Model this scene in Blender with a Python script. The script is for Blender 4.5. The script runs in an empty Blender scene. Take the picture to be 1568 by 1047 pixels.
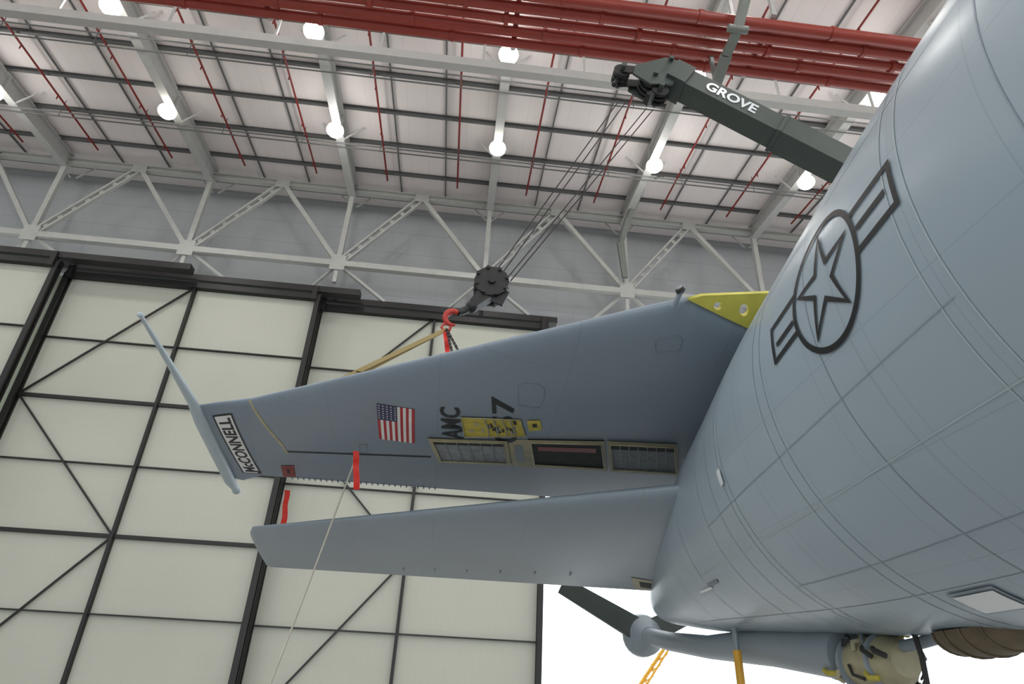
import bpy, math, bmesh, random
from mathutils import Vector, Matrix
from mathutils.bvhtree import BVHTree
Z0=2.0
# ---------------- camera frame ----------------
F=1000.0; TH=math.radians(28.9); RO=math.radians(3.0); PS=math.radians(4.5)
fwd=Vector((math.sin(PS)*math.cos(TH),math.cos(PS)*math.cos(TH),math.sin(TH)))
r0=Vector((math.cos(PS),-math.sin(PS),0)); u0=r0.cross(fwd)
rt=r0*math.cos(RO)+u0*math.sin(RO); up=u0*math.cos(RO)-r0*math.sin(RO)
def ray(px,py): return fwd*F+rt*(px-784)-up*(py-523.5)
def pX(px,py,X): d=ray(px,py); return d*(X/d.x)
def pY(px,py,Y): d=ray(px,py); return d*(Y/d.y)
def pZ(px,py,Z): d=ray(px,py); return d*(Z/d.z)
sc=bpy.context.scene
cd=bpy.data.cameras.new('camera'); cam=bpy.data.objects.new('camera',cd); sc.collection.objects.link(cam)
cd.sensor_width=36; cd.lens=36*F/1568; cd.clip_end=500; cd.clip_start=0.05
M=Matrix((rt,up,-fwd)).transposed().to_4x4(); M.translation=Vector((0,0,Z0)); cam.matrix_world=M
sc.camera=cam
sc.view_settings.view_transform='Standard'
# ---------------- materials ----------------
def srgb(c):
    return tuple(((x/255)/12.92 if x/255<=0.04045 else ((x/255+0.055)/1.055)**2.4) for x in c)+(1,)
def mat(name,col,rough=0.5,metal=0.0,noise=0.06,nscale=3.0,bump=0.0,spec=0.5):
    m=bpy.data.materials.new(name); m.use_nodes=True; nt=m.node_tree; b=nt.nodes['Principled BSDF']
    b.inputs['Roughness'].default_value=rough; b.inputs['Metallic'].default_value=metal
    b.inputs['Specular IOR Level'].default_value=spec
    tc=nt.nodes.new('ShaderNodeTexCoord'); n=nt.nodes.new('ShaderNodeTexNoise'); n.inputs['Scale'].default_value=nscale; n.inputs['Detail'].default_value=4
    nt.links.new(tc.outputs['Object'],n.inputs['Vector'])
    mx=nt.nodes.new('ShaderNodeMix'); mx.data_type='RGBA'
    c=srgb(col); mx.inputs[6].default_value=tuple(x*(1-noise*2) for x in c[:3])+(1,); mx.inputs[7].default_value=tuple(min(1,x*(1+noise*2)) for x in c[:3])+(1,)
    nt.links.new(n.outputs['Fac'],mx.inputs[0]); nt.links.new(mx.outputs[2],b.inputs['Base Color'])
    if bump>0:
        bp=nt.nodes.new('ShaderNodeBump'); bp.inputs['Strength'].default_value=bump; bp.inputs['Distance'].default_value=0.02
        nt.links.new(n.outputs['Fac'],bp.inputs['Height']); nt.links.new(bp.outputs['Normal'],b.inputs['Normal'])
    return m
def emis(name,col,s):
    m=bpy.data.materials.new(name); m.use_nodes=True; b=m.node_tree.nodes['Principled BSDF']
    b.inputs['Base Color'].default_value=srgb(col); b.inputs['Emission Color'].default_value=srgb(col); b.inputs['Emission Strength'].default_value=s
    return m
def lines_mat(name,col,lines,rough=0.4,dark=0.8,noise=0.04,nscale=0.6,metal=0,bump=0.3):
    m=mat(name,col,rough,metal,noise,nscale); nt=m.node_tree; b=nt.nodes['Principled BSDF']
    mixc=b.inputs['Base Color'].links[0].from_socket
    tc=nt.nodes.new('ShaderNodeTexCoord'); sp=nt.nodes.new('ShaderNodeSeparateXYZ'); nt.links.new(tc.outputs['Object'],sp.inputs[0])
    def mth(op,a,bv=None):
        n=nt.nodes.new('ShaderNodeMath'); n.operation=op
        for i,v in enumerate((a,bv)):
            if v is None: continue
            if isinstance(v,(int,float)): n.inputs[i].default_value=v
            else: nt.links.new(v,n.inputs[i])
        return n.outputs[0]
    acc=None
    for k,per,w,off in lines:
        if k=='phi':
            s=mth('ARCTAN2',mth('SUBTRACT',sp.outputs['Z'],4.2),mth('SUBTRACT',sp.outputs['X'],4.0))
        else: s=sp.outputs[k.upper()]
        fr=mth('FRACT',mth('ADD',mth('DIVIDE',s,per),off+100))
        l=mth('LESS_THAN',fr,w/per)
        acc=l if acc is None else mth('MAXIMUM',acc,l)
    mx=nt.nodes.new('ShaderNodeMix'); mx.data_type='RGBA'; mx.blend_type='MULTIPLY'
    nt.links.new(acc,mx.inputs[0]); nt.links.new(mixc,mx.inputs[6]); mx.inputs[7].default_value=(dark,dark,dark,1)
    nt.links.new(mx.outputs[2],b.inputs['Base Color'])
    bp=nt.nodes.new('ShaderNodeBump'); bp.inputs['Strength'].default_value=bump; bp.inputs['Distance'].default_value=0.01; bp.invert=True
    nt.links.new(acc,bp.inputs['Height']); nt.links.new(bp.outputs['Normal'],b.inputs['Normal'])
    return m
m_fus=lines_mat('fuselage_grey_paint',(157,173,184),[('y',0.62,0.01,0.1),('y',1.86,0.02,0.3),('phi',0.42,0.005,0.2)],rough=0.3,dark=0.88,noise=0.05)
m_seal=mat('seam_sealant',(168,182,188),0.4)
m_seam=mat('seam_dark_strip',(143,157,167),0.4)  # darker grey for the thin strips along some fuselage seams
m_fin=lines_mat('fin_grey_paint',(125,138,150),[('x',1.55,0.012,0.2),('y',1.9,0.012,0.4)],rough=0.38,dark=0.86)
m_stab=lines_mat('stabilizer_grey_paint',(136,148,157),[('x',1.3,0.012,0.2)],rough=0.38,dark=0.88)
m_rud=mat('rudder_grey_paint',(112,123,133),0.4)
m_black=mat('black_marking',(24,26,28),0.5)
m_white=mat('white_marking',(225,226,224),0.5)
m_red=mat('red_streamer',(215,45,30),0.6)
m_hook=mat('hook_red',(170,42,32),0.45)
m_fred=mat('flag_red',(170,35,45),0.5); m_fblue=mat('flag_blue',(40,50,85),0.5)
m_yel=mat('zinc_chromate_primer',(198,190,82),0.5,noise=0.12,nscale=6)
m_gold=mat('gold_primer',(186,172,70),0.5,noise=0.2,nscale=9)
m_beige=mat('bare_frame',(165,158,128),0.5,noise=0.15,nscale=6)
m_cav=mat('cavity_dark',(48,47,46),0.7,noise=0.3,nscale=8)
m_cavg=mat('cavity_grey',(140,144,144),0.6,noise=0.25,nscale=10)
m_pale=mat('pale_panel',(225,230,232),0.2)
m_steelw=mat('white_painted_steel',(182,182,180),0.5,noise=0.05)
m_truss=mat('truss_paint',(174,175,171),0.5,noise=0.06)
m_doorf=mat('door_frame_black',(22,21,21),0.5)
m_doorp=lines_mat('door_panel',(184,186,174),[('x',0.3,0.01,0),('z',0.78,0.012,0.1),('z',3.1,0.05,0.6)],rough=0.55,dark=0.93,noise=0.05,nscale=0.2,bump=0.1)
m_ceil=lines_mat('roof_panel',(230,222,221),[('x',1.0,0.02,0),],rough=0.6,dark=0.86,noise=0.05,nscale=0.2)
m_purl=mat('purlin_steel',(88,90,90),0.5)
m_wall=lines_mat('wall_panel',(166,169,172),[('z',1.5,0.04,0.3),('x',1.0,0.015,0)],rough=0.6,dark=0.82,noise=0.04,nscale=0.3)
m_redp=mat('sprinkler_red',(126,32,27),0.45)
m_redb=mat('fire_main_red',(142,50,38),0.4,noise=0.12,nscale=1.5)
m_boom=mat('crane_dark_paint',(62,70,66),0.45,noise=0.1)
m_hang=mat('hanger_grey',(110,114,108),0.5,noise=0.1)
m_dark=mat('dark_machinery',(34,34,34),0.5,metal=0.3,noise=0.2,nscale=12)
m_cable=mat('wire_rope',(45,40,40),0.5,metal=0.5)
m_strap=mat('webbing_sling',(158,140,95),0.8)
m_rope=mat('hemp_rope',(195,190,176),0.8)
m_floor=mat('floor_concrete',(188,187,184),0.3,noise=0.08,nscale=0.4)
m_apron=mat('apron_concrete',(190,188,182),0.7,noise=0.05,nscale=0.2)
m_yst=mat('stand_yellow',(214,160,50),0.5)
m_lamp=emis('lamp_glow',(255,251,240),8)
m_lh=mat('lamp_housing',(170,170,168),0.4,metal=0.3)
m_brown=mat('fairing_inner_brown',(98,86,66),0.6,noise=0.3,nscale=5)
m_tyre=mat('tyre_rubber',(30,30,30),0.8)
# ---------------- mesh builder ----------------
class B:
    def __init__(s): s.v=[];s.f=[];s.m=[];s.s=[]
    def add(s,vs,fs,mi=0,smooth=False):
        o=len(s.v); s.v+= [Vector(v) for v in vs]
        for f in fs: s.f.append([i+o for i in f]); s.m.append(mi); s.s.append(smooth)
    def beam(s,p0,p1,w,h,upv=(0,0,1),mi=0,w1=None,h1=None):
        p0=Vector(p0);p1=Vector(p1);d=(p1-p0).normalized();u=Vector(upv)
        if abs(d.dot(u))>0.98:u=Vector((0,1,0))
        sd=d.cross(u).normalized();u=sd.cross(d).normalized()
        w1=w if w1 is None else w1; h1=h if h1 is None else h1
        vs=[]
        for p,a,b in((p0,w,h),(p1,w1,h1)):
            for x,y in((-1,-1),(1,-1),(1,1),(-1,1)): vs.append(p+sd*x*a/2+u*y*b/2)
        s.add(vs,[(3,2,1,0),(4,5,6,7),(0,1,5,4),(1,2,6,5),(2,3,7,6),(3,0,4,7)],mi)
    def ibeam(s,p0,p1,w,h,upv=(0,0,1),mi=0,t=0.06):
        p0=Vector(p0);p1=Vector(p1);u=Vector(upv)
        d=(p1-p0).normalized(); sd=d.cross(u).normalized(); u=sd.cross(d)
        s.beam(p0,p1,t,h-2*t,u,mi)
        for k in(-1,1): s.beam(p0+u*k*(h/2-t/2),p1+u*k*(h/2-t/2),w,t,u,mi)
    def tube(s,pts,rad,seg=12,mi=0,caps=True,smooth=True):
        pts=[Vector(p) for p in pts]; n=len(pts)
        if not isinstance(rad,(list,tuple)): rad=[rad]*n
        vs=[];fs=[]
        ref=None
        for i,p in enumerate(pts):
            d=(pts[min(i+1,n-1)]-pts[max(i-1,0)]).normalized()
            if ref is None: ref=Vector((0,0,1)) if abs(d.z)<0.9 else Vector((1,0,0))
            a=d.cross(ref).normalized(); b=a.cross(d).normalized(); ref=b
            for k in range(seg):
                t=2*math.pi*k/seg; vs.append(p+(a*math.cos(t)+b*math.sin(t))*rad[i])
        for i in range(n-1):
            for k in range(seg):
                k2=(k+1)%seg; fs.append((i*seg+k,i*seg+k2,(i+1)*seg+k2,(i+1)*seg+k))
        s.add(vs,fs,mi,smooth)
        if caps:
            s.add(vs[:seg],[tuple(range(seg))[::-1]],mi); s.add(vs[-seg:],[tuple(range(seg))],mi)
    def ball(s,c,r,mi=0,seg=20,sc=(1,1,1)):
        c=Vector(c);vs=[];fs=[];R=seg//2
        for i in range(R+1):
            a=math.pi*i/R
            for k in range(seg):
                t=2*math.pi*k/seg; vs.append(c+Vector((r*sc[0]*math.sin(a)*math.cos(t),r*sc[1]*math.sin(a)*math.sin(t),r*sc[2]*math.cos(a))))
        for i in range(R):
            for k in range(seg):
                k2=(k+1)%seg; fs.append((i*seg+k,(i+1)*seg+k,(i+1)*seg+k2,i*seg+k2))
        s.add(vs,fs,mi,True)
    def build(s,name,mats,parent=None):
        me=bpy.data.meshes.new(name); me.from_pydata([(v.x,v.y,v.z+Z0) for v in s.v],[],s.f)
        for m in mats: me.materials.append(m)
        for i,p in enumerate(me.polygons): p.material_index=s.m[i]; p.use_smooth=s.s[i]
        me.update(); o=bpy.data.objects.new(name,me); sc.collection.objects.link(o)
        if parent: o.parent=parent
        return o
def empty(name):
    o=bpy.data.objects.new(name,None); sc.collection.objects.link(o); return o
# ---------------- hangar shell ----------------
XL,XR=-47.35,48.65
def roofz(y): return 23.4+0.0963*y
YW=32.2
b=B(); b.beam((XL,-4,-2.15),(XR,-4,-2.15),72.4,0.3); b.build('floor',[m_floor])
b=B(); b.beam((-150,YW+75,-2.2),(150,YW+75,-2.2),150,0.3); b.beam((-150,-90.5,-2.2),(150,-90.5,-2.2),100,0.3); b.build('apron_ground',[m_apron])
b=B(); y0,y1=-40,YW+0.2
b.beam((0.65,y0,roofz(y0)+0.1),(0.65,y1,roofz(y1)+0.1),XR-XL,0.15); b.build('ceiling',[m_ceil])
b=B(); b.beam((XL,YW,22.6),(XR,YW,22.6),0.2,8.0); b.build('wall_front',[m_wall])
b=B(); b.beam((XL,-40,9),(XL,YW,9),0.2,22,(0,0,1)); b.build('wall_left',[m_wall])
b=B(); b.beam((XR,-40,9),(XR,YW,9),0.2,22,(0,0,1)); b.build('wall_right',[m_wall])
# roof framing
b=B()
raf=[-39.35+8*i for i in range(11)]
for x in raf:
    b.ibeam((x,-38,roofz(-38)-0.65),(x,30,roofz(30)-0.65),0.42,0.95,mi=0)
    for y in [30-5.9*k for k in range(0,11)]:
        b.beam((x,y,roofz(y)-0.65),(x+0.001,y+0.05,roofz(y)-0.65),0.4,0.9,mi=0)
        for sg in(-1,1): b.beam((x+sg*.15,y+.9,roofz(y)-1.05),(x+sg*.95,y+.9,roofz(y)-.2),0.06,0.06)
b.build('roof_beams',[m_steelw])
b=B(); y=31.0
while y>-38:
    b.ibeam((XL+.2,y,roofz(y)-0.1),(XR-.2,y,roofz(y)-0.1),0.13,0.22,mi=0,t=0.03); y-=2.45
for x in raf:
    for dx in(2.7,5.3): b.beam((x+dx,-38,roofz(-38)-0.05),(x+dx,31,roofz(31)-0.05),0.06,0.08)
b.build('roof_purlins',[m_purl])
b=B()
for x in raf:
    for dx in(-2,2):
        b.tube([(x+dx,-30,roofz(-30)-0.35),(x+dx,29,roofz(29)-0.35)],0.05,8)
        y=28
        while y>-10:
            b.tube([(x+dx,y,roofz(y)-0.35),(x+dx,y,roofz(y)-0.6)],0.03,6); y-=3.1
b.build('sprinkler_pipes',[m_redp])
b=B()
for (a1,a2,zz) in((20.5,19.8,-1.2),(25.5,25.2,-1.2)):
    for yy in(a1,a2): b.tube([(XL+1,yy,roofz(yy)+zz),(XR-1,yy,roofz(yy)+zz)],0.035,6)
    x=XL+2
    while x<XR-2:
        b.tube([(x,a1,roofz(a1)+zz),(x,a1,roofz(a1)-0.1)],0.02,5); x+=4
b.build('cable_trays',[m_purl])
b=B(); b.beam((XL+.3,17.2,21.6),(XR-.3,17.2,21.6),0.34,0.42)
x=XL+3
while x<XR: b.beam((x,17.2,21.7),(x,17.2,roofz(17.2)-.2),0.08,0.08); x+=4
b.build('transverse_strut',[m_steelw])
# red fire mains
b=B()
for i in range(5):
    yy=12.35+0.46*i; zz=19.0+0.05*i
    b.tube([(XL+.5,yy,zz),(XR-.5,yy,zz)],0.185 if i!=2 else .15,14)
    x=XL+2+i*1.3
    while x<XR-1: b.tube([(x,yy,zz),(x+0.14,yy,zz)],0.22,14); x+=4.3
for x in raf:
    b.beam((x,12.1,19.3),(x,14.5,19.3),0.16,0.16,mi=1)
    for yy in (12.15,14.45): b.beam((x,yy,19.2),(x,yy,roofz(yy)-1.1),0.12,0.12,mi=1)
b.build('fire_main_pipes',[m_redb,m_steelw])
# grey pipe hanger frame under the mains
b=B()
P=[pY(1150,-40,11.2),pY(1130,45,11.9),pY(1112,85,12.6),pY(1097,128,13.6)]
for i in range(3):
    b.beam(P[i],P[i+1],.34 if i!=1 else .26,.16,(0,0,1),w1=.26 if i!=2 else .3)
b.tube([P[1]+V0 for V0 in (Vector((-.3,0,0)),Vector((.3,0,0)))],.12,10)
b.beam(P[0],P[0]+Vector((0,0,5)),.14,.14)
b.beam(P[3],P[3]+Vector((0,.2,3)),.12,.12)
b.build('pipe_hanger',[m_hang])
b=B()
P=[pY(1024,196,24.5),pY(1020,235,25.4),pY(1010,270,26.4)]
for i in range(2): b.beam(P[i],P[i+1],.45,.2,(0,0,1))
b.beam(P[0],P[0]+Vector((0,0,2)),.1,.1)
Q=[pY(985,280,27.5),pY(962,335,28.6),pY(950,372,29.3),pY(957,425,29.4)]
for i in range(3): b.beam(Q[i],Q[i+1],.4,.2,(0,0,1),w1=.3)
b.beam(P[2],Q[0],.1,.1)
b.build('duct_bracket',[m_hang])
# header truss
b=B(); YT=30.0; ZB=20.45; ZT=26.0-0.35
b.beam((XL+.3,YT,ZB),(XR-.3,YT,ZB),0.34,0.34); b.ibeam((XL+.3,YT,ZT),(XR-.3,YT,ZT),0.34,0.36)
for x in raf:
    b.beam((x,YT,ZB),(x,YT,ZT),0.26,0.26,(0,1,0))
    b.beam((x,YT-.16,ZB-.45),(x,YT-.16,ZB+.5),.8,0.04,(0,1,0))
    xm=x+4
    b.beam((xm,YT,ZT),(x+8,YT,ZB),0.24,0.28,(0,1,0))
    p0=Vector((x,YT,ZB));p1=Vector((xm,YT,ZT)); d=(p1-p0).normalized(); n=Vector((d.z,0,-d.x))
    for k in(-1,1): b.beam(p0+n*k*.17,p1+n*k*.17,0.1,0.2,(0,1,0))
    for t in range(1,8):
        q=p0.lerp(p1,t/8); b.beam(q-n*.2,q+n*.2,0.24,0.03,(0,1,0))
    b.beam((xm,YT-.14,ZT-.35),(xm,YT-.14,ZT+.2),0.8,0.03,(0,1,0))
    b.beam((x,YT,ZB),(x+3.1,YT+1.2,ZB-1.75),0.16,0.16); b.beam((x,YT,ZB),(x-1.9,YT+1.2,ZB-1.5),0.13,0.13)
    b.beam((x,YT,ZB),(x,YT,ZB-1.2),0.2,0.2,(0,1,0))
b.beam((XL+.3,YW-.4,ZB-1.7),(XR-.3,YW-.4,ZB-1.7),0.3,0.3)
b.build('header_truss',[m_truss])
# ---------------- doors ----------------
def leaf(idx,x0,x1,Y,trk0,trk1,ext=0):
    b=B(); zt=18.35; zb=-2.0; xm=(x0+x1)/2
    b.beam((x0-ext+.1,Y+.32,(zt+zb)/2),(x1-.1,Y+.32,(zt+zb)/2),0.08,zt-zb,mi=1)
    for x in(x0+.12,x1-.12):
        for dy in(-.1,.22): b.beam((x,Y+dy,zb),(x,Y+dy,zt),0.24,0.1,(0,1,0))
        b.beam((x,Y+.06,zb),(x,Y+.06,zt),0.08,0.3,(0,1,0))
    b.beam((xm,Y+.15,zb),(xm,Y+.15,zt),0.13,0.26,(0,1,0))
    for i,z in enumerate((-.7,2.4,5.5,8.6,11.65,14.75,)):
        major=(i%2==0 and i>0)
        b.beam((x0,Y+.2,z),(x1,Y+.2,z),0.16,0.16 if major else 0.05)
    b.beam((x0,Y+.1,zt),(x1,Y+.1,zt),0.35,0.3); b.beam((x0,Y+.1,zb+.15),(x1,Y+.1,zb+.15),0.35,0.3)
    b.beam((xm,Y+.15,zt),(x0+.2,Y+.15,11.65),0.08,0.08);b.beam((x0+.2,Y+.15,11.65),(xm,Y+.15,5.5),0.08,0.08);b.beam((xm,Y+.15,5.5),(x0+.2,Y+.15,zb),0.08,0.08)
    b.beam((trk0,Y+.1,zt+.42),(trk1,Y+.1,zt+.42),0.55,0.35)
    for x in (x0+.3,x1-.3): b.beam((x,Y-.15,zt-.3),(x,Y-.15,zt+.5),0.25,0.3)
    b.build('door_%d'%idx,[m_doorf,m_doorp])
leaf(1,-33.6,-20.7,29.2,XL+.3,-14.4)
leaf(2,-20.9,-7.9,30.15,-21.9,-5.9,1.1)
leaf(3,-8.2,4.45,31.1,-9,4.9,.5)
leaf(4,-46.6,-33.0,30.15,XL+.3,-33.0)
# ---------------- lamps ----------------
le=empty('high_bay_lights'); b=B()
ldat=bpy.data.lights.new('bay_lamp','SPOT'); ldat.energy=600; ldat.shadow_soft_size=0.3; ldat.color=(1,0.98,0.95); ldat.spot_size=math.radians(165); ldat.spot_blend=0.6
ldat2=bpy.data.lights.new('bay_lamp_spill','POINT'); ldat2.energy=160; ldat2.shadow_soft_size=0.35; ldat2.color=(1,0.97,0.94)
n=0
for j in range(8):
    Y=23.9-5.85*j
    for i,x in enumerate(raf[1:-1]):
        zz=roofz(Y)-1.55
        b.tube([(x-.05,Y,roofz(Y)-.6),(x-.05,Y,zz+.25)],0.03,6,mi=0)
        b.tube([(x,Y,zz+.38),(x,Y,zz+.2),(x,Y,zz)],[0.12,0.2,0.42],16,mi=0)
        b.ball((x,Y,zz),0.42,mi=1,seg=16,sc=(1,1,.8))
        if abs(x)<34:
            L=bpy.data.objects.new('lamp_light_%d'%n,ldat if (i+j)%2==0 else ldat2); sc.collection.objects.link(L); L.location=(x,Y,zz-0.75+Z0); L.parent=le; n+=1
b.build('lamp_heads',[m_lh,m_lamp],le)
# ---------------- aircraft ----------------
ac=empty('tanker_aircraft')
ST=[(-27,2.2,.05,.05),(-26.3,2.25,.8,.85),(-24,2.4,1.45,1.55),(-20,2.55,1.83,1.98),(-6,2.55,1.85,1.98),(0,2.53,1.85,1.96),(2,2.47,1.83,1.89),(4.7,2.30,1.68,1.70),(7,2.19,1.38,1.42),(8.2,2.12,1.22,1.24),(9.5,1.99,.98,.99),(11,1.82,.62,.62),(11.8,1.74,.42,.42),(12.25,1.70,.26,.26),(12.45,1.69,.03,.03)]
def interp(y):
    n=len(ST)
    y=max(ST[0][0],min(ST[-1][0],y))
    for i in range(n-1):
        if y<=ST[i+1][0]: break
    a,b_=ST[i],ST[i+1]; h=b_[0]-a[0]; t=(y-a[0])/h; out=[]
    for k in(1,2,3):
        def sl(j):
            if j<=0 or j>=n-1: return (ST[min(j+1,n-1)][k]-ST[max(j-1,0)][k])/(ST[min(j+1,n-1)][0]-ST[max(j-1,0)][0])
            s0=(ST[j][k]-ST[j-1][k])/(ST[j][0]-ST[j-1][0]); s1=(ST[j+1][k]-ST[j][k])/(ST[j+1][0]-ST[j][0])
            return 0 if s0*s1<=0 else 2*s0*s1/(s0+s1)
        m0,m1=sl(i)*h,sl(i+1)*h
        out.append((2*t**3-3*t*t+1)*a[k]+(t**3-2*t*t+t)*m0+(-2*t**3+3*t*t)*b_[k]+(t**3-t*t)*m1)
    return out
FX=4.0
def fus(y,phi,off=0):
    z,rx,rz=interp(y); return Vector((FX+(rx+off)*math.cos(phi),y,z+(rz+off)*math.sin(phi)))
ys=[-27,-26.9,-26.7,-26.3,-25.5]+[-24+ i*1.0 for i in range(24)]+[i*0.25 for i in range(0,48)]+[12,12.1,12.2,12.3,12.38,12.43,12.45]
SEG=96; vs=[];fs=[]
for y in ys:
    for k in range(SEG): vs.append(fus(y,2*math.pi*k/SEG))
for i in range(len(ys)-1):
    for k in range(SEG):
        k2=(k+1)%SEG; fs.append((i*SEG+k,i*SEG+k2,(i+1)*SEG+k2,(i+1)*SEG+k))
b=B(); b.add(vs,fs,0,True); b.build('fuselage',[m_fus],ac)
bvh_f=BVHTree.FromPolygons(vs,fs)
def airfoil_loft(secs,N=28,sub=10):
    vs=[];fs=[]
    xs=[0.5*(1-math.cos(math.pi*i/N)) for i in range(N+1)]
    S=[]
    for i in range(len(secs)-1):
        for j in range(sub):
            t=j/sub; a,c=secs[i],secs[i+1]; S.append((a[0].lerp(c[0],t),a[1].lerp(c[1],t),a[2]+(c[2]-a[2])*t))
    S.append(secs[-1])
    W=2*N
    span=(secs[-1][0]-secs[0][0]).normalized()
    for LE,TE,tt in S:
        ch=TE-LE; nrm=ch.cross(span).normalized()
        if nrm.z<0: nrm=-nrm
        c=ch.length
        def yt(x): return 5*tt*c*(.2969*math.sqrt(x)-.126*x-.3516*x*x+.2843*x**3-.1036*x**4)
        for i in range(N+1): vs.append(LE+ch*xs[i]+nrm*yt(xs[i]))
        for i in range(N-1,0,-1): vs.append(LE+ch*xs[i]-nrm*yt(xs[i]))
    for i in range(len(S)-1):
        for k in range(W):
            k2=(k+1)%W; fs.append((i*W+k,i*W+k2,(i+1)*W+k2,(i+1)*W+k))
    caps=[tuple(range(W)),tuple(range((len(S)-1)*W,len(S)*W))[::-1]]
    return vs,fs,caps
V=Vector
TLE=V((-3.01,9.0,3.67));TTE=V((-3.35,11.5,3.27))
tip0=(pX(303,620,-3.72),pX(357,732,-3.72),.06)
tipm=(pX(330,616,-3.5),pX(372,735,-3.6),.075)
secs=[tip0,tipm,(TLE,TTE,.085),(V((2.27,5.47,3.75)),V((3.5,10.95,3.12)),.09),(V((3.0,5.73,3.62)),V((4.2,11.1,3.08)),.08)]
fv,ff,fc=airfoil_loft(secs)
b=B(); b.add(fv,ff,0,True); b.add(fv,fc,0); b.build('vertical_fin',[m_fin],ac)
bvh_fin=BVHTree.FromPolygons(fv,ff)
sl=[(V((-3.46,12.0,2.40)),V((-3.45,13.5,2.11)),.04),(V((-3.36,11.72,2.43)),V((-3.38,13.6,2.09)),.075),(V((2.74,7.5,2.38)),V((3.75,11.8,1.83)),.09),(V((3.6,7.2,2.36)),V((4.0,11.8,1.83)),.08)]
sv,sf,scap=airfoil_loft(sl)
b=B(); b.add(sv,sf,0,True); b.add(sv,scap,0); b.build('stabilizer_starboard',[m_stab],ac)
bvh_s=BVHTree.FromPolygons(sv,sf)
mv=[V((8-v.x,v.y,v.z)) for v in sv]
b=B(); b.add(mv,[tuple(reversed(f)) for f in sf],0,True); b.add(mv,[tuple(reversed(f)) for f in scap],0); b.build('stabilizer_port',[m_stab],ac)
# fuselage seam strips
b=B()
def ringstrip(y,w,p0,p1,mi=0,dy=0.0):
    n=60; vs=[]
    for k in range(n+1):
        ph=p0+(p1-p0)*k/n; yy=y+dy*k/n; vs+=[fus(yy-w/2,ph,.004),fus(yy+w/2,ph,.004)]
    b.add(vs,[(2*k,2*k+1,2*k+3,2*k+2) for k in range(n)],mi)
def longstrip(ph,w,ya,yb,mi=0):
    n=40; vs=[]
    for k in range(n+1):
        y=ya+(yb-ya)*k/n; rx=interp(y)[1]; vs+=[fus(y,ph-w/2/max(.2,rx),.005),fus(y,ph+w/2/max(.2,rx),.005)]
    b.add(vs,[(2*k,2*k+1,2*k+3,2*k+2) for k in range(n)],mi)
for y in(-.9,.9,2.35,2.5,4.35,4.5,5.6,5.72,6.6,7.7,9.9,10.9): ringstrip(y,.012,math.pi*.45,math.pi*1.6)
for y in(1.7,3.5,6.1,8.6,10.4): ringstrip(y,.008,math.pi*.45,math.pi*1.6,1)
for ph,ya,yb in((2.75,-3,6.2),(3.75,-3,8.5),(4.25,-3,9.5)): longstrip(ph,.009,ya,yb)
for ph,ya,yb in((3.5,2.4,6.6),(4.05,-3,5.7)): longstrip(ph,.007,ya,yb,1)
b.build('seam_strips',[m_seal,m_seam],ac)
# ---- decals ----
def hit(bvh,px,py):
    d=ray(px,py).normalized(); h=bvh.ray_cast(V((0,0,0)),d)
    return h[0],h[1]
class Decal:
    def __init__(s,bvh,quad,off=0.008):
        s.bvh=bvh;s.off=off;s.c=[];ns=V((0,0,0))
        for q in quad:
            p,n=hit(bvh,*q)
            if p is None:
                d=ray(*q).normalized(); p,n,_,_=bvh.find_nearest(d*(10.0)); 
            if n.dot(p)>0:n=-n
            s.c.append(p); ns+=n
        s.n=ns.normalized()
    def __call__(s,u,v,extra=0):
        a,b_,c,d=s.c; p=a*(1-u)*(1-v)+b_*u*(1-v)+c*u*v+d*(1-u)*v
        h=s.bvh.ray_cast(p+s.n*0.6,-s.n)
        if h[0] is None or (h[0]-p).length>0.5: return p+s.n*(s.off+extra)
        return h[0]+s.n*(s.off+extra)
def grid(b,D,u0,v0,u1,v1,mi,nu=4,nv=4,extra=0):
    vs=[D(u0+(u1-u0)*i/nu,v0+(v1-v0)*j/nv,extra) for j in range(nv+1) for i in range(nu+1)]
    fs=[(j*(nu+1)+i,j*(nu+1)+i+1,(j+1)*(nu+1)+i+1,(j+1)*(nu+1)+i) for j in range(nv) for i in range(nu)]
    b.add(vs,fs,mi)
def textmesh(txt,bold=0.0):
    cu=bpy.data.curves.new('t','FONT'); cu.body=txt; cu.offset=bold; cu.resolution_u=3
    o=bpy.data.objects.new('t',cu); sc.collection.objects.link(o)
    dg=bpy.context.evaluated_depsgraph_get(); dg.update()
    me=bpy.data.meshes.new_from_object(o.evaluated_get(dg))
    bpy.data.objects.remove(o)
    bm=bmesh.new(); bm.from_mesh(me); bmesh.ops.triangulate(bm,faces=bm.faces); 
    bmesh.ops.subdivide_edges(bm,edges=[e for e in bm.edges if e.calc_length()>.25],cuts=2)
    bmesh.ops.triangulate(bm,faces=bm.faces)
    vs=[v.co.copy() for v in bm.verts]; bm.verts.index_update(); fs=[[v.index for v in f.verts] for f in bm.faces]; bm.free()
    x0=min(v.x for v in vs);x1=max(v.x for v in vs);y0=min(v.y for v in vs);y1=max(v.y for v in vs)
    return [((v.x-x0)/(x1-x0),(v.y-y0)/(y1-y0)) for v in vs],fs
def text(b,D,txt,mi,u0=0,v0=0,u1=1,v1=1,bold=0.02,extra=0.002):
    vs,fs=textmesh(txt,bold); b.add([D(u0+(u1-u0)*x,v0+(v1-v0)*y,extra) for x,y in vs],fs,mi)
b=B()
D=Decal(bvh_fin,[(401,725),(355,632),(325,636),(372,723)])
grid(b,D,0,0,1,1,0,10,4); grid(b,D,.015,.08,.985,.92,1,10,4,.002); text(b,D,'McCONNELL',0,.04,.18,.96,.82,0.03,.004)
D=Decal(bvh_fin,[(711,672),(704,624),(673,622),(677,670)]); text(b,D,'AMC',0)
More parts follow.
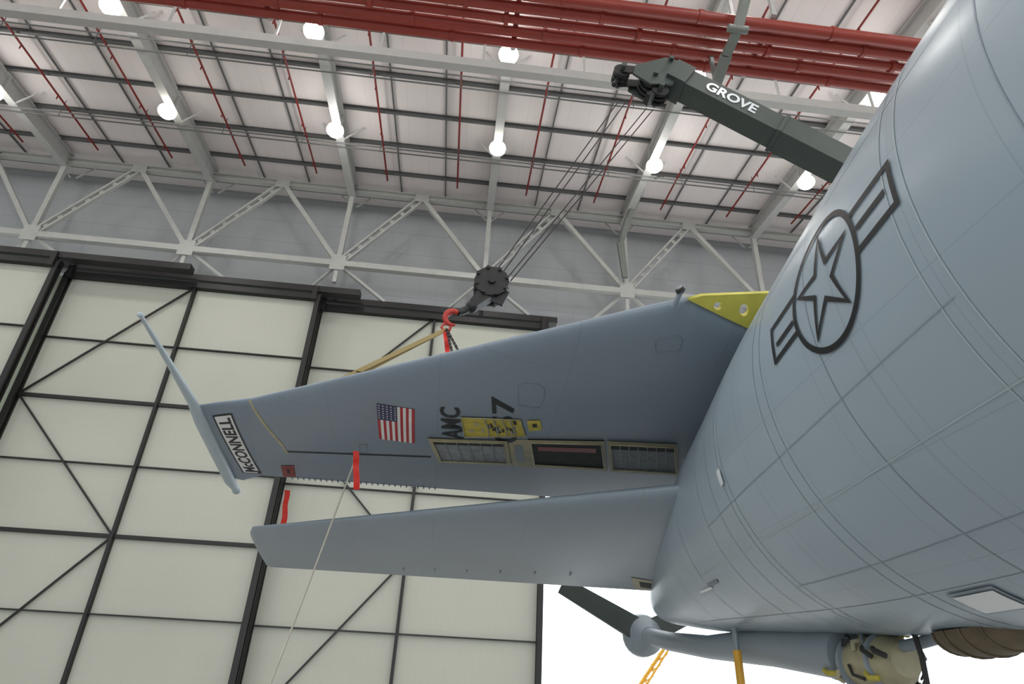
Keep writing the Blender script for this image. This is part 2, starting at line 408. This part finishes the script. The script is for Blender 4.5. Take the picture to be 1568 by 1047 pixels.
D=Decal(bvh_fin,[(793,678),(786,608),(752,606),(757,676)]); text(b,D,'057',0)
D=Decal(bvh_fin,[(635,678),(635,626),(577,617),(581,671)])
for i in range(13):
    grid(b,D,0,i/13,1,(i+1)/13,2 if i%2==0 else 1,4,1)
grid(b,D,.6,6/13,1,1,3,4,4,.002)
for i in range(6):
    for j in range(5):
        u=.63+.37*(i+.3)/6; v=6/13+(7/13)*(j+.35)/5; grid(b,D,u,v,u+.022,v+.035,1,1,1,.004)
b.build('fin_markings',[m_black,m_white,m_fred,m_fblue],ac)
b=B()
D=Decal(bvh_fin,[(712,667),(805,666),(797,641),(706,637)],.012)
grid(b,D,0,0,1,1,0,8,3)
random.seed(4)
for k in range(22):
    u=random.uniform(.42,.92); v=random.uniform(.1,.75); w=random.uniform(.02,.06); h=random.uniform(.08,.22)
    grid(b,D,u,v,u+w,v+h,random.choice([2,2,1,3,5]),1,1,.005+.0004*k)
for (u,v,w,h,mi) in((.08,.25,.1,.12,1),(.2,.6,.08,.15,1),(.3,.2,.05,.3,1),(.47,.55,.03,.2,4)):
    grid(b,D,u,v,u+w,v+h,mi,2,2,.004)
for u in (.4,.55,.7,.82): 
    b.tube([D(u,.05,.02),D(u+.03,.5,.03),D(u,.95,.02)],0.009,6,mi=3)
b.tube([D(0,0,.01),D(.5,0,.01),D(1,0,.01),D(1,1,.01),D(.5,1,.01),D(0,1,.01),D(0,0,.01)],.008,6,mi=1)
D=Decal(bvh_fin,[(810,659),(830,657),(827,642),(807,643)],.012); grid(b,D,0,0,1,1,0,3,3); grid(b,D,.35,.35,.7,.7,2,2,2,.004)
def frame(quad,mf,mc,fu=.06,fv=.14,ribs=0,redline=False):
    D=Decal(bvh_fin,quad,.01)
    grid(b,D,0,0,1,1,mc,8,3)
    for (a,c,d,e) in((0,0,1,fv),(0,1-fv,1,1),(0,0,fu,1),(1-fu,0,1,1)):
        nu=10 if d-a>.5 else 1
        grid(b,D,a,c,d,e,mf,nu,3,.015)
    pts=[D(fu,fv,.02),D(1-fu,fv,.02),D(1-fu,1-fv,.02),D(fu,1-fv,.02),D(fu,fv,.02)]
    b.tube(pts,.010,6,mi=mf)
    for i in range(ribs):
        u=fu+(1-2*fu)*(i+1)/(ribs+1); b.beam(D(u,fv,.005),D(u,1-fv,.005),.01,.006,mi=5)
    grid(b,D,fu,1-fv-.16,1-fu,1-fv,2,8,1,.006)
    if redline: grid(b,D,.12,.62,.88,.76,4,6,1,.009)
frame([(672,706),(783,710),(777,673),(655,669)],1,3,.05,.08,5)
frame([(815,712),(930,719),(925,673),(808,671)],1,2,.04,.09,0,True)
frame([(935,720),(1040,726),(1037,678),(930,673)],1,3,.04,.09,6)
D=Decal(bvh_fin,[(782,712),(815,716),(808,672),(777,672)],.008); grid(b,D,0,0,1,1,1,3,3); grid(b,D,.3,.2,.7,.8,5,2,2,.004)
D=Decal(bvh_fin,[(434,729),(453,729),(450,712),(430,712)],.01); grid(b,D,0,0,1,1,4,2,2); grid(b,D,.4,.3,.6,.7,2,2,2,.004)
D=Decal(bvh_fin,[(440,692),(660,700),(660,698),(440,690)],.006); grid(b,D,0,0,1,1,2,10,1)
D=Decal(bvh_fin,[(380,612),(432,684),(436,682),(385,611)],.006); grid(b,D,0,0,1,1,1,8,1)
D=Decal(bvh_fin,[(432,684),(438,694),(442,693),(435,683)],.006); grid(b,D,0,0,1,1,1,3,1)
TE1=V((3.5,10.95,3.12))
for i in range(26):
    p=TTE.lerp(TE1,.08+i*.0145); b.beam(p+V((0,-.06,-.005)),p+V((0,.03,-.01)),.022,.02,mi=5)
def outline(pts,r=.005):
    P=[]
    for q in pts:
        h,n_=hit(bvh_fin,*q)
        if h: P.append(h+(n_ if n_.dot(h)<0 else -n_)*.003)
    if len(P)>1: b.tube(P+[P[0]],r,5,mi=5)
outline([(795,620),(793,590),(805,586),(826,588),(834,596),(833,612),(826,624)])
outline([(1005,540),(1040,536),(1046,520),(1040,514),(1010,517),(1003,526)])
outline([(550,693),(562,693),(562,680),(550,680)])
b.build('fin_service_bays',[m_gold,m_beige,m_cav,m_cavg,m_redp,m_rud],ac)
b=B()
p=[pX(215,482,-3.72),pX(262,560,-3.74),pX(294,614,-3.76),pX(308,645,-3.74),pX(335,700,-3.74),pX(352,735,-3.75),pX(362,750,-3.76)]
b.tube(p,[.022,.042,.065,.09,.09,.085,.05],18)
b.ball(p[-1],.075,sc=(1,1.2,1))
b.ball(p[0],.035)
b.build('hf_antenna_probe',[m_seal],ac)
def plate(name,outer,holes,Zp,th,mats,parent,org,ux,uy):
    cu=bpy.data.curves.new(name,'CURVE'); cu.dimensions='2D'; cu.fill_mode='BOTH'; cu.extrude=th/2
    for loop in [outer]+holes:
        s=cu.splines.new('POLY'); s.points.add(len(loop)-1); s.use_cyclic_u=True
        for i,(x,y) in enumerate(loop): s.points[i].co=(x,y,0,1)
    o=bpy.data.objects.new(name,cu); sc.collection.objects.link(o); 
    dg=bpy.context.evaluated_depsgraph_get(); dg.update(); me=bpy.data.meshes.new_from_object(o.evaluated_get(dg)); bpy.data.objects.remove(o)
    uz=ux.cross(uy); Mx=Matrix((ux,uy,uz)).transposed().to_4x4(); Mx.translation=org+V((0,0,Z0))
    me.transform(Mx); me.materials.clear()
    for m in mats: me.materials.append(m)
    o=bpy.data.objects.new(name,me); sc.collection.objects.link(o); o.parent=parent; return o
A=pY(1052,457,5.45); Bq=pY(1190,446,5.35); C=pY(1150,506,5.75)
ux=(Bq-A).normalized(); nn=ux.cross(C-A).normalized(); uy=nn.cross(ux)
def loc(px,py):
    d=ray(px,py); t=A.dot(nn)/d.dot(nn); q=d*t-A; return (q.dot(ux),q.dot(uy))
def ell(cx,cy,rx,ry): return [loc(cx+rx*math.cos(t*math.pi/10),cy+ry*math.sin(t*math.pi/10)) for t in range(20)]
plate('dorsal_root_rib',[loc(*q) for q in((1052,457),(1075,451),(1200,446),(1230,470),(1190,520),(1150,504),(1105,483))],[ell(1098,467,6,6),ell(1138,473,7,9),ell(1170,468,5,6)],0,.05,[m_yel],ac,A,ux,uy)
b=B()
q=pY(1031,468,5.5); q2=pY(1043,446,5.35)
b.tube([q,q2],[.03,.025],10); b.tube([q2,pY(1040,441,5.33)],[.05,.045],12,mi=1); b.ball(q2+V((0,0,.02)),.045)
b.ball(pY(765,533,7.0),.08,sc=(1,1,1.2)); b.tube([pY(765,533,7.0),pY(765,540,7.05)],[.09,.13],12)
b.build('fin_beacons',[m_stab,m_cav],ac)
# insignia
b=B()
hp,hn=hit(bvh_f,1257,436); z,rx,rz=interp(hp.y); cphi=math.atan2((hp.z-z)/rz,(hp.x-FX)/rx)
ha,_=hit(bvh_f,1190,551); hb,_=hit(bvh_f,1354,228)
R=(ha.y-hb.y)/4 if ha and hb else .6
cy=(ha.y+hb.y)/2 if ha and hb else hp.y
def FM(s,t,off=.009):
    y=cy-s*R; _,rx,rz=interp(y); return fus(y,cphi-t*R/rx,off)
def strip(pts,w,mi=0,closed=True,sub=10):
    n=len(pts); m=n if closed else n-1
    P=[V((x,y)) for x,y in pts]; inn=[]
    for i in range(n):
        a=P[i-1] if (closed or i>0) else P[i]-(P[1]-P[0]); c=P[(i+1)%n] if (closed or i<n-1) else P[i]+(P[i]-P[i-1])
        d1=(P[i]-a).normalized(); d2=(c-P[i]).normalized(); n1=V((-d1.y,d1.x));n2=V((-d2.y,d2.x)); mm=(n1+n2)
        mm=mm/ max(.3,mm.dot(n1)); inn.append(P[i]+mm*w)
    for i in range(m):
        j=(i+1)%n
        vs=[]
        for k in range(sub+1):
            t=k/sub; a=P[i].lerp(P[j],t); c=inn[i].lerp(inn[j],t); e=a.lerp(c,.5); vs+= [FM(a.x,a.y),FM(e.x,e.y),FM(c.x,c.y)]
        fs=[]
        for k in range(sub): fs+=[(3*k,3*k+1,3*k+4,3*k+3),(3*k+1,3*k+2,3*k+5,3*k+4)]
        b.add(vs,fs,mi)
strip([(math.cos(t),math.sin(t)) for t in [2*math.pi*i/72 for i in range(72)]],-.1,sub=1)
for sg in(-1,1):
    loop=[(sg*1.0,-.2),(sg*2,-.2),(sg*2,.38),(sg*.93,.38)]
    strip(loop,-.09*sg if sg>0 else .09,closed=False)
    strip([(sg*1.12,.05),(sg*1.88,.05)],.09,closed=False)
star=[]
for i in range(10):
    r=.95 if i%2==0 else .95*.382; t=math.pi/2+i*math.pi/5; star.append((r*math.cos(t),r*math.sin(t)))
strip(star,.09,sub=4)
b.build('national_insignia',[m_black],ac)
b=B()
def fq(px,py,du,dv,mi,off=.01,nu=4):
    h,_=hit(bvh_f,px,py); y=h.y; z,rx,rz=interp(y); ph=math.atan2((h.z-z)/rz,(h.x-FX)/rx)
    vs=[];n=nu
    for j in range(n+1):
        for i in range(n+1):
            yy=y+du*(i/n-.5); vs.append(fus(yy,ph+dv*(j/n-.5)/rx,off))
    b.add(vs,[(j*(n+1)+i,j*(n+1)+i+1,(j+1)*(n+1)+i+1,(j+1)*(n+1)+i) for j in range(n) for i in range(n)],mi,True)
fq(1515,918,.36,.22,1,.02); fq(1515,918,.42,.28,0,.012)  # pale quad: brightness of a lit, reflective window panel painted as colour
fq(1105,730,.1,.14,1,.02)
fq(1092,892,.4,.04,3,.012); fq(1082,902,.5,.03,1,.014)
b.build('fuselage_panels',[m_stab,m_pale,m_fus,m_rud],ac)
b=B(); D=Decal(bvh_s,[(972,900),(1013,905),(1010,890),(966,883)],.01); grid(b,D,0,0,1,1,0,3,2); grid(b,D,.25,.25,.75,.75,1,2,2,.004)
D=Decal(bvh_s,[(455,868),(900,880),(900,874),(455,864)],.006)
for i in range(6):
    u=.4+i*.11; p=D(u,.5); b.beam(p,p+V((0,.08,-.02)),.02,.04,mi=2)
b.build('stabilizer_fittings',[m_beige,m_cav,m_stab],ac)
# refuelling boom
b=B()
P0=V((3.9,13.55,1.27));P1=V((4.0,6.9,.60)); d=P1-P0
b.tube([P0-d*.045,P0-d*.03,P0,P0+d*.03,P0+d*.055,P0+d*.075],[.1,.3,.39,.36,.24,.16],24)
b.tube([P0+d*.05,P0+d*.25+V((0,0,-.06)),P0+d*.5+V((0,0,-.08)),P0+d*.8,P1],[.15,.15,.16,.22,.25],24)
b.tube([P1,P1+V((0,-.25,-.03))],[.26,.26],24,mi=0)
for sg in(-1,1):
    q0=P0+d*.03+V((sg*.15,0,.1)); q1=V((2.25,13.2,2.05)) if sg<0 else V((5.5,13.2,2.05))
    b.beam(q0,q1,.42,.12,(0,1,0),mi=2,w1=.32,h1=.06)
b.build('refuelling_boom',[m_stab,m_beige,m_boom],ac)
b=B()
c=V((4.0,6.3,.48))
b.tube([c+V((0,.35,0)),c+V((0,0,0)),c+V((0,-.3,0)),c+V((0,-.45,0))],[.19,.23,.22,.14],24,mi=3)
for i in range(40):
    a=random.uniform(0,6.28);yy=random.uniform(-.4,.3);a2=a+random.uniform(-.8,.8);y2=yy+random.uniform(-.25,.25)
    pp=[c+V((.24*math.cos(a),yy,.23*math.sin(a))),c+V((.28*math.cos((a+a2)/2),(yy+y2)/2,.27*math.sin((a+a2)/2))),c+V((.24*math.cos(a2),y2,.23*math.sin(a2)))]
    b.tube(pp,random.choice([.01,.015,.025]),8,mi=random.choice([1,2,2,3,4]))
for yy in(-.25,.2): b.tube([c+V((0,yy,0)),c+V((0,yy+.04,0))],.25,24,mi=4)
b.tube([c+V((-.1,-.75,.3)),c+V((-.1,-.8,.0)),c+V((-.1,-.78,-.3)),c+V((-.1,-.7,-.9))],.022,8,mi=2)
b.tube([c+V((0,-.3,.1)),c+V((0,-.7,.12)),c+V((0,-1.1,.16))],.05,8,mi=4)
b.build('boom_equipment',[m_cav,m_gold,m_cav,m_beige,m_stab],ac)
b=B(); vs=[];fs=[];c=V((3.97,4.85,.62))
def dp(t,a,k=1.0):
    w=math.sqrt(max(.02,1-abs(t)**2.5)); return c+V((.26*k*math.cos(a)*w,t*.42,-.17*k*w*math.sin(a)))
for i in range(17):
    for k in range(17): vs.append(dp(-1+2*i/16,math.pi*k/16))
for i in range(16):
    for k in range(16): fs.append((i*17+k,i*17+k+1,(i+1)*17+k+1,(i+1)*17+k))
b.add(vs,fs,0,True)
for t in(-.6,-.2,.2,.6):
    b.tube([dp(t,math.pi*k/12,1.03) for k in range(13)],.009,6,mi=1)
b.build('fairing_door',[m_brown,m_brown],ac)
b=B()
for (x,y,zt) in((4.0,-21.5,.7),(2.0,-8.5,.9),(6.0,-8.5,.9)):
    b.tube([(x,y,zt+.4),(x,y,-1.5)],.12,14,mi=0)
    for dx in(-.3,.3):
        for dy in ((-.6,.6) if y>-20 else (0,)):
            b.tube([(x+dx-.14,y+dy,-1.45),(x+dx+.14,y+dy,-1.45)],.55,24,mi=1)
    if y>-20: b.beam((x,y-.7,-1.45),(x,y+.7,-1.45),.15,.15,mi=0)
b.build('landing_gear',[m_stab,m_tyre],ac)
# ---------------- tail stand ----------------
b=B()
q=pY(1124,955,8.6); q1=V((q.x+.05,q.y,-1.99))
b.tube([q+V((0,0,.03)),q-V((0,0,.42))],.035,12,mi=0); b.tube([q-V((0,0,.30)),q1],.05,12,mi=1)
b.tube([q+V((0,0,.05)),q],.1,12,mi=0)
for a in range(3):
    t=a*2.094; b.beam(q1+V((0,0,1)),q1+V((math.cos(t)*.9,math.sin(t)*.9,.03)),.07,.07,mi=1)
b.build('tail_jack_stand',[m_stab,m_yst])
b=B()
base=pY(985,1047,45);top=pY(1025,985,45); dd=(top-base); base=base-dd*(base.z+2)/dd.z
for k in((-.3,0),(.3,0),(0,.5)): b.tube([base+V((k[0],k[1],0)),top+V((k[0]*.6,k[1]*.6,0))],.07,6)
for i in range(9):
    a=base.lerp(top,i/9);c=base.lerp(top,(i+1)/9); b.tube([a+V((-.3,0,0)),c+V((.3,0,0))],.04,5); b.tube([a+V((.3,0,0)),c+V((0,.5,0))],.04,5)
b.build('lattice_mast',[m_yst])
# ---------------- crane ----------------
cr=empty('mobile_crane')
b=B(); CY=8.7
t0=pY(1034,124,CY); t1=pY(1285,252,CY); d=(t1-t0); dn=d.normalized()
def bp(s): return t0+dn*s
Lm=(17.5-t0.x)/dn.x
b.beam(bp(0),bp(Lm),.46,.46); b.beam(bp(2.3),bp(Lm),.52,.51); b.beam(bp(3.9),bp(Lm),.6,.58)
b.beam(bp(2.25),bp(2.33),.56,.54); b.beam(bp(3.85),bp(4.0),.66,.64)
b.beam(bp(-.15),bp(.25),.56,.54)
b.build('boom_sections',[m_boom],cr)
b=B()
sd=dn.cross(V((0,0,1))).normalized(); uu=sd.cross(dn)
if sd.y>0: sd=-sd
vsT,fsT=textmesh('GROVE',.03)
o=bp(.62)+sd*.242-uu*.12
b.add([o+dn*(x*1.1)+uu*(y*.26) for x,y in vsT],fsT,0)
b.build('boom_lettering',[m_pale],cr)
b=B()
hd=bp(-.15)
for yy in(-.2,.2):
    pts=[hd+V((.2,yy,.28)),hd+V((-.1,yy,.35)),hd+V((-.75,yy,.0)),hd+V((-.8,yy,-.25)),hd+V((-.45,yy,-.5)),hd+V((.0,yy,-.42))]
    pts2=[p+V((0,.05,0)) for p in pts]; n=len(pts)
    b.add(pts+pts2,[tuple(range(n)),tuple(range(n,2*n))[::-1]]+[(i,(i+1)%n,n+(i+1)%n,n+i) for i in range(n)],0)
S1=hd+V((-.35,0,-.22)); S2=hd+V((-1.0,0,-.12)); S3=hd+V((.0,0,.28))
for c,r in((S1,.28),(S2,.17),(S3,.14),(hd+V((-.25,0,-.55)),.17)):
    for yy in(-.14,-.03,.08): b.tube([c+V((0,yy,0)),c+V((0,yy+.03,0)),c+V((0,yy+.06,0))],[r,r*.8,r],24,mi=1)
    b.tube([c+V((0,-.28,0)),c+V((0,.28,0))],.05,10,mi=0)
for yy in(-.16,.16): b.beam(hd+V((-.5,yy,-.1)),S2+V((0,yy,0)),.04,.2,mi=1)
b.beam(hd+V((-.2,0,-.5)),hd+V((-.5,0,-.72)),.25,.12,mi=1)
b.tube([S2+V((-.05,0,-.1)),S2+V((-.15,0,-.3))],.05,8,mi=1)
b.build('boom_head',[m_boom,m_dark],cr)
BL=pY(752,438,8.7)
b=B()
for yy in(-.16,0,.13):
    b.tube([BL+V((0,yy,0)),BL+V((0,yy+.05,0))],.28,10,mi=0)
for a in range(8):
    t=a*math.pi/4+.3; b.tube([BL+V((.25*math.cos(t),-.19,.25*math.sin(t))),BL+V((.25*math.cos(t),.2,.25*math.sin(t)))],.03,8,mi=0)
b.tube([BL+V((0,-.2,0)),BL+V((0,.24,0))],.06,12,mi=0)
hk=pY(722,470,8.6)
b.beam(BL+V((.02,0,-.05)),hk,.3,.24,(0,1,0),mi=0,w1=.14,h1=.14)
b.beam(BL+V((.2,-.1,-.12)),BL+V((.1,-.1,-.38)),.2,.04,(0,1,0),mi=0)
b.ball(hk,.1,mi=0)
b.tube([hk,pY(706,478,8.55)],.06,10,mi=0)
cx=pY(694,487,8.5)
pts=[cx+V((.12*math.cos(t),0,.12*math.sin(t))) for t in [math.pi*(.3+1.3*i/14) for i in range(15)]]
b.tube(pts,[.035,.04,.045,.05,.05,.05,.05,.045,.045,.04,.04,.035,.03,.025,.02],10,mi=1)
b.tube([pY(710,477,8.55),cx+V((.06,0,.1))],.05,8,mi=0)
sk=[cx+V((-.07,0,-.1)),cx+V((-.13,0,-.12)),cx+V((-.16,0,-.18)),cx+V((-.11,0,-.24)),cx+V((-.04,0,-.22)),cx+V((-.02,0,-.14))]
b.tube(sk,.022,8,mi=1)
b.build('hook_block',[m_dark,m_hook],cr)
b=B()
for (a,c) in(((948,172),(762,412)),((957,176),(768,420)),((990,184),(775,428)),((1000,186),(782,430))):
    b.tube([pY(a[0],a[1]-18,CY),pY(c[0],c[1],8.7)],.011,6)
b.tube([S3+V((0,0,.14)),bp(5)+V((0,0,.45)),bp(Lm-1)+V((0,0,.6))],.012,6)
b.build('hoist_cables',[m_cable],cr)
b=B()
ce=bp(Lm)
b.beam((ce.x-.6,CY,ce.z-.6),(ce.x+3,CY,ce.z-.6),2.2,1.6,mi=0)
b.beam((ce.x+.5,CY,ce.z-3.2),(ce.x+.5,CY+.01,ce.z-.6),1.6,1.6,mi=0)
b.tube([(ce.x+.5,CY,ce.z-1),(ce.x+.5,CY,-.3)],.8,24,mi=0)
b.beam((ce.x-4,CY,-.7),(ce.x+6,CY,-.7),2.6,.9,mi=0)
b.beam((ce.x-5.2,CY,-.2),(ce.x-3.6,CY,-.2),2.5,1.8,mi=0)
for dx in(-3.8,-2.2,2.8,4.4):
    for dy in(-1.2,1.2): b.tube([(ce.x+dx,CY+dy-.2,-1.4),(ce.x+dx,CY+dy+.2,-1.4)],.6,24,mi=1)
b.build('crane_carrier',[m_boom,m_tyre],cr)
# slings
sl_=empty('lifting_sling'); b=B()
h0=cx+V((-.08,0,-.2))
for (px,py,Y) in((511,586,8.2),(530,583,8.3)):
    b.beam(h0,pY(px,py,Y),.018,.06,(0,0,1))
b.beam(pY(508,585,8.25),pY(550,573,8.1),.12,.012); b.beam(pY(545,568,8.2),pY(567,572,8.2),.06,.01)
b.build('sling_straps',[m_strap],sl_)
b=B()
for (x,y) in((706,545),(694,548)):
    a=h0;c=pY(x,y,7.5)
    for i in range(16):
        p=a.lerp(c,i/16);q=a.lerp(c,(i+1.2)/16); b.tube([p,q],.012 if i%2 else .02,5)
b.build('sling_chain',[m_dark],sl_)
def streamer(px0,py0,px1,py1,Y,w,name='warning_streamer'):
    b=B(); a=pY(px0,py0,Y); c=pY(px1,py1,Y); n=8
    vs=[]
    for i in range(n+1):
        p=a.lerp(c,i/n)+V((0,.03*math.sin(i*1.3),0)); vs+=[p+V((-w/2,0,0)),p+V((w/2,.02*math.cos(i),0))]
    fs=[(2*i,2*i+1,2*i+3,2*i+2) for i in range(n)]
    b.add(vs,fs,0,True); o=b.build(name,[m_red])
streamer(545,690,546,750,9.3,.085); streamer(440,750,434,803,11.6,.09); streamer(682,508,686,542,8.3,.07)
h,_=hit(bvh_fin,545,700)
b=B(); e=V((-2.62,10.07,-1.98)); h=h+V((0,0,-.01))
pts=[h.lerp(e,i/12)+V((0,0,-.12*math.sin(math.pi*i/12))) for i in range(13)]
b.tube(pts,.014,6); b.ball(h,.05,seg=8); b.build('tag_line_rope',[m_rope])
# ---------------- world ----------------
w=bpy.data.worlds.new('overcast_sky'); sc.world=w; w.use_nodes=True
bg=w.node_tree.nodes['Background']; bg.inputs[0].default_value=(.88,.95,1,1); bg.inputs[1].default_value=2.7
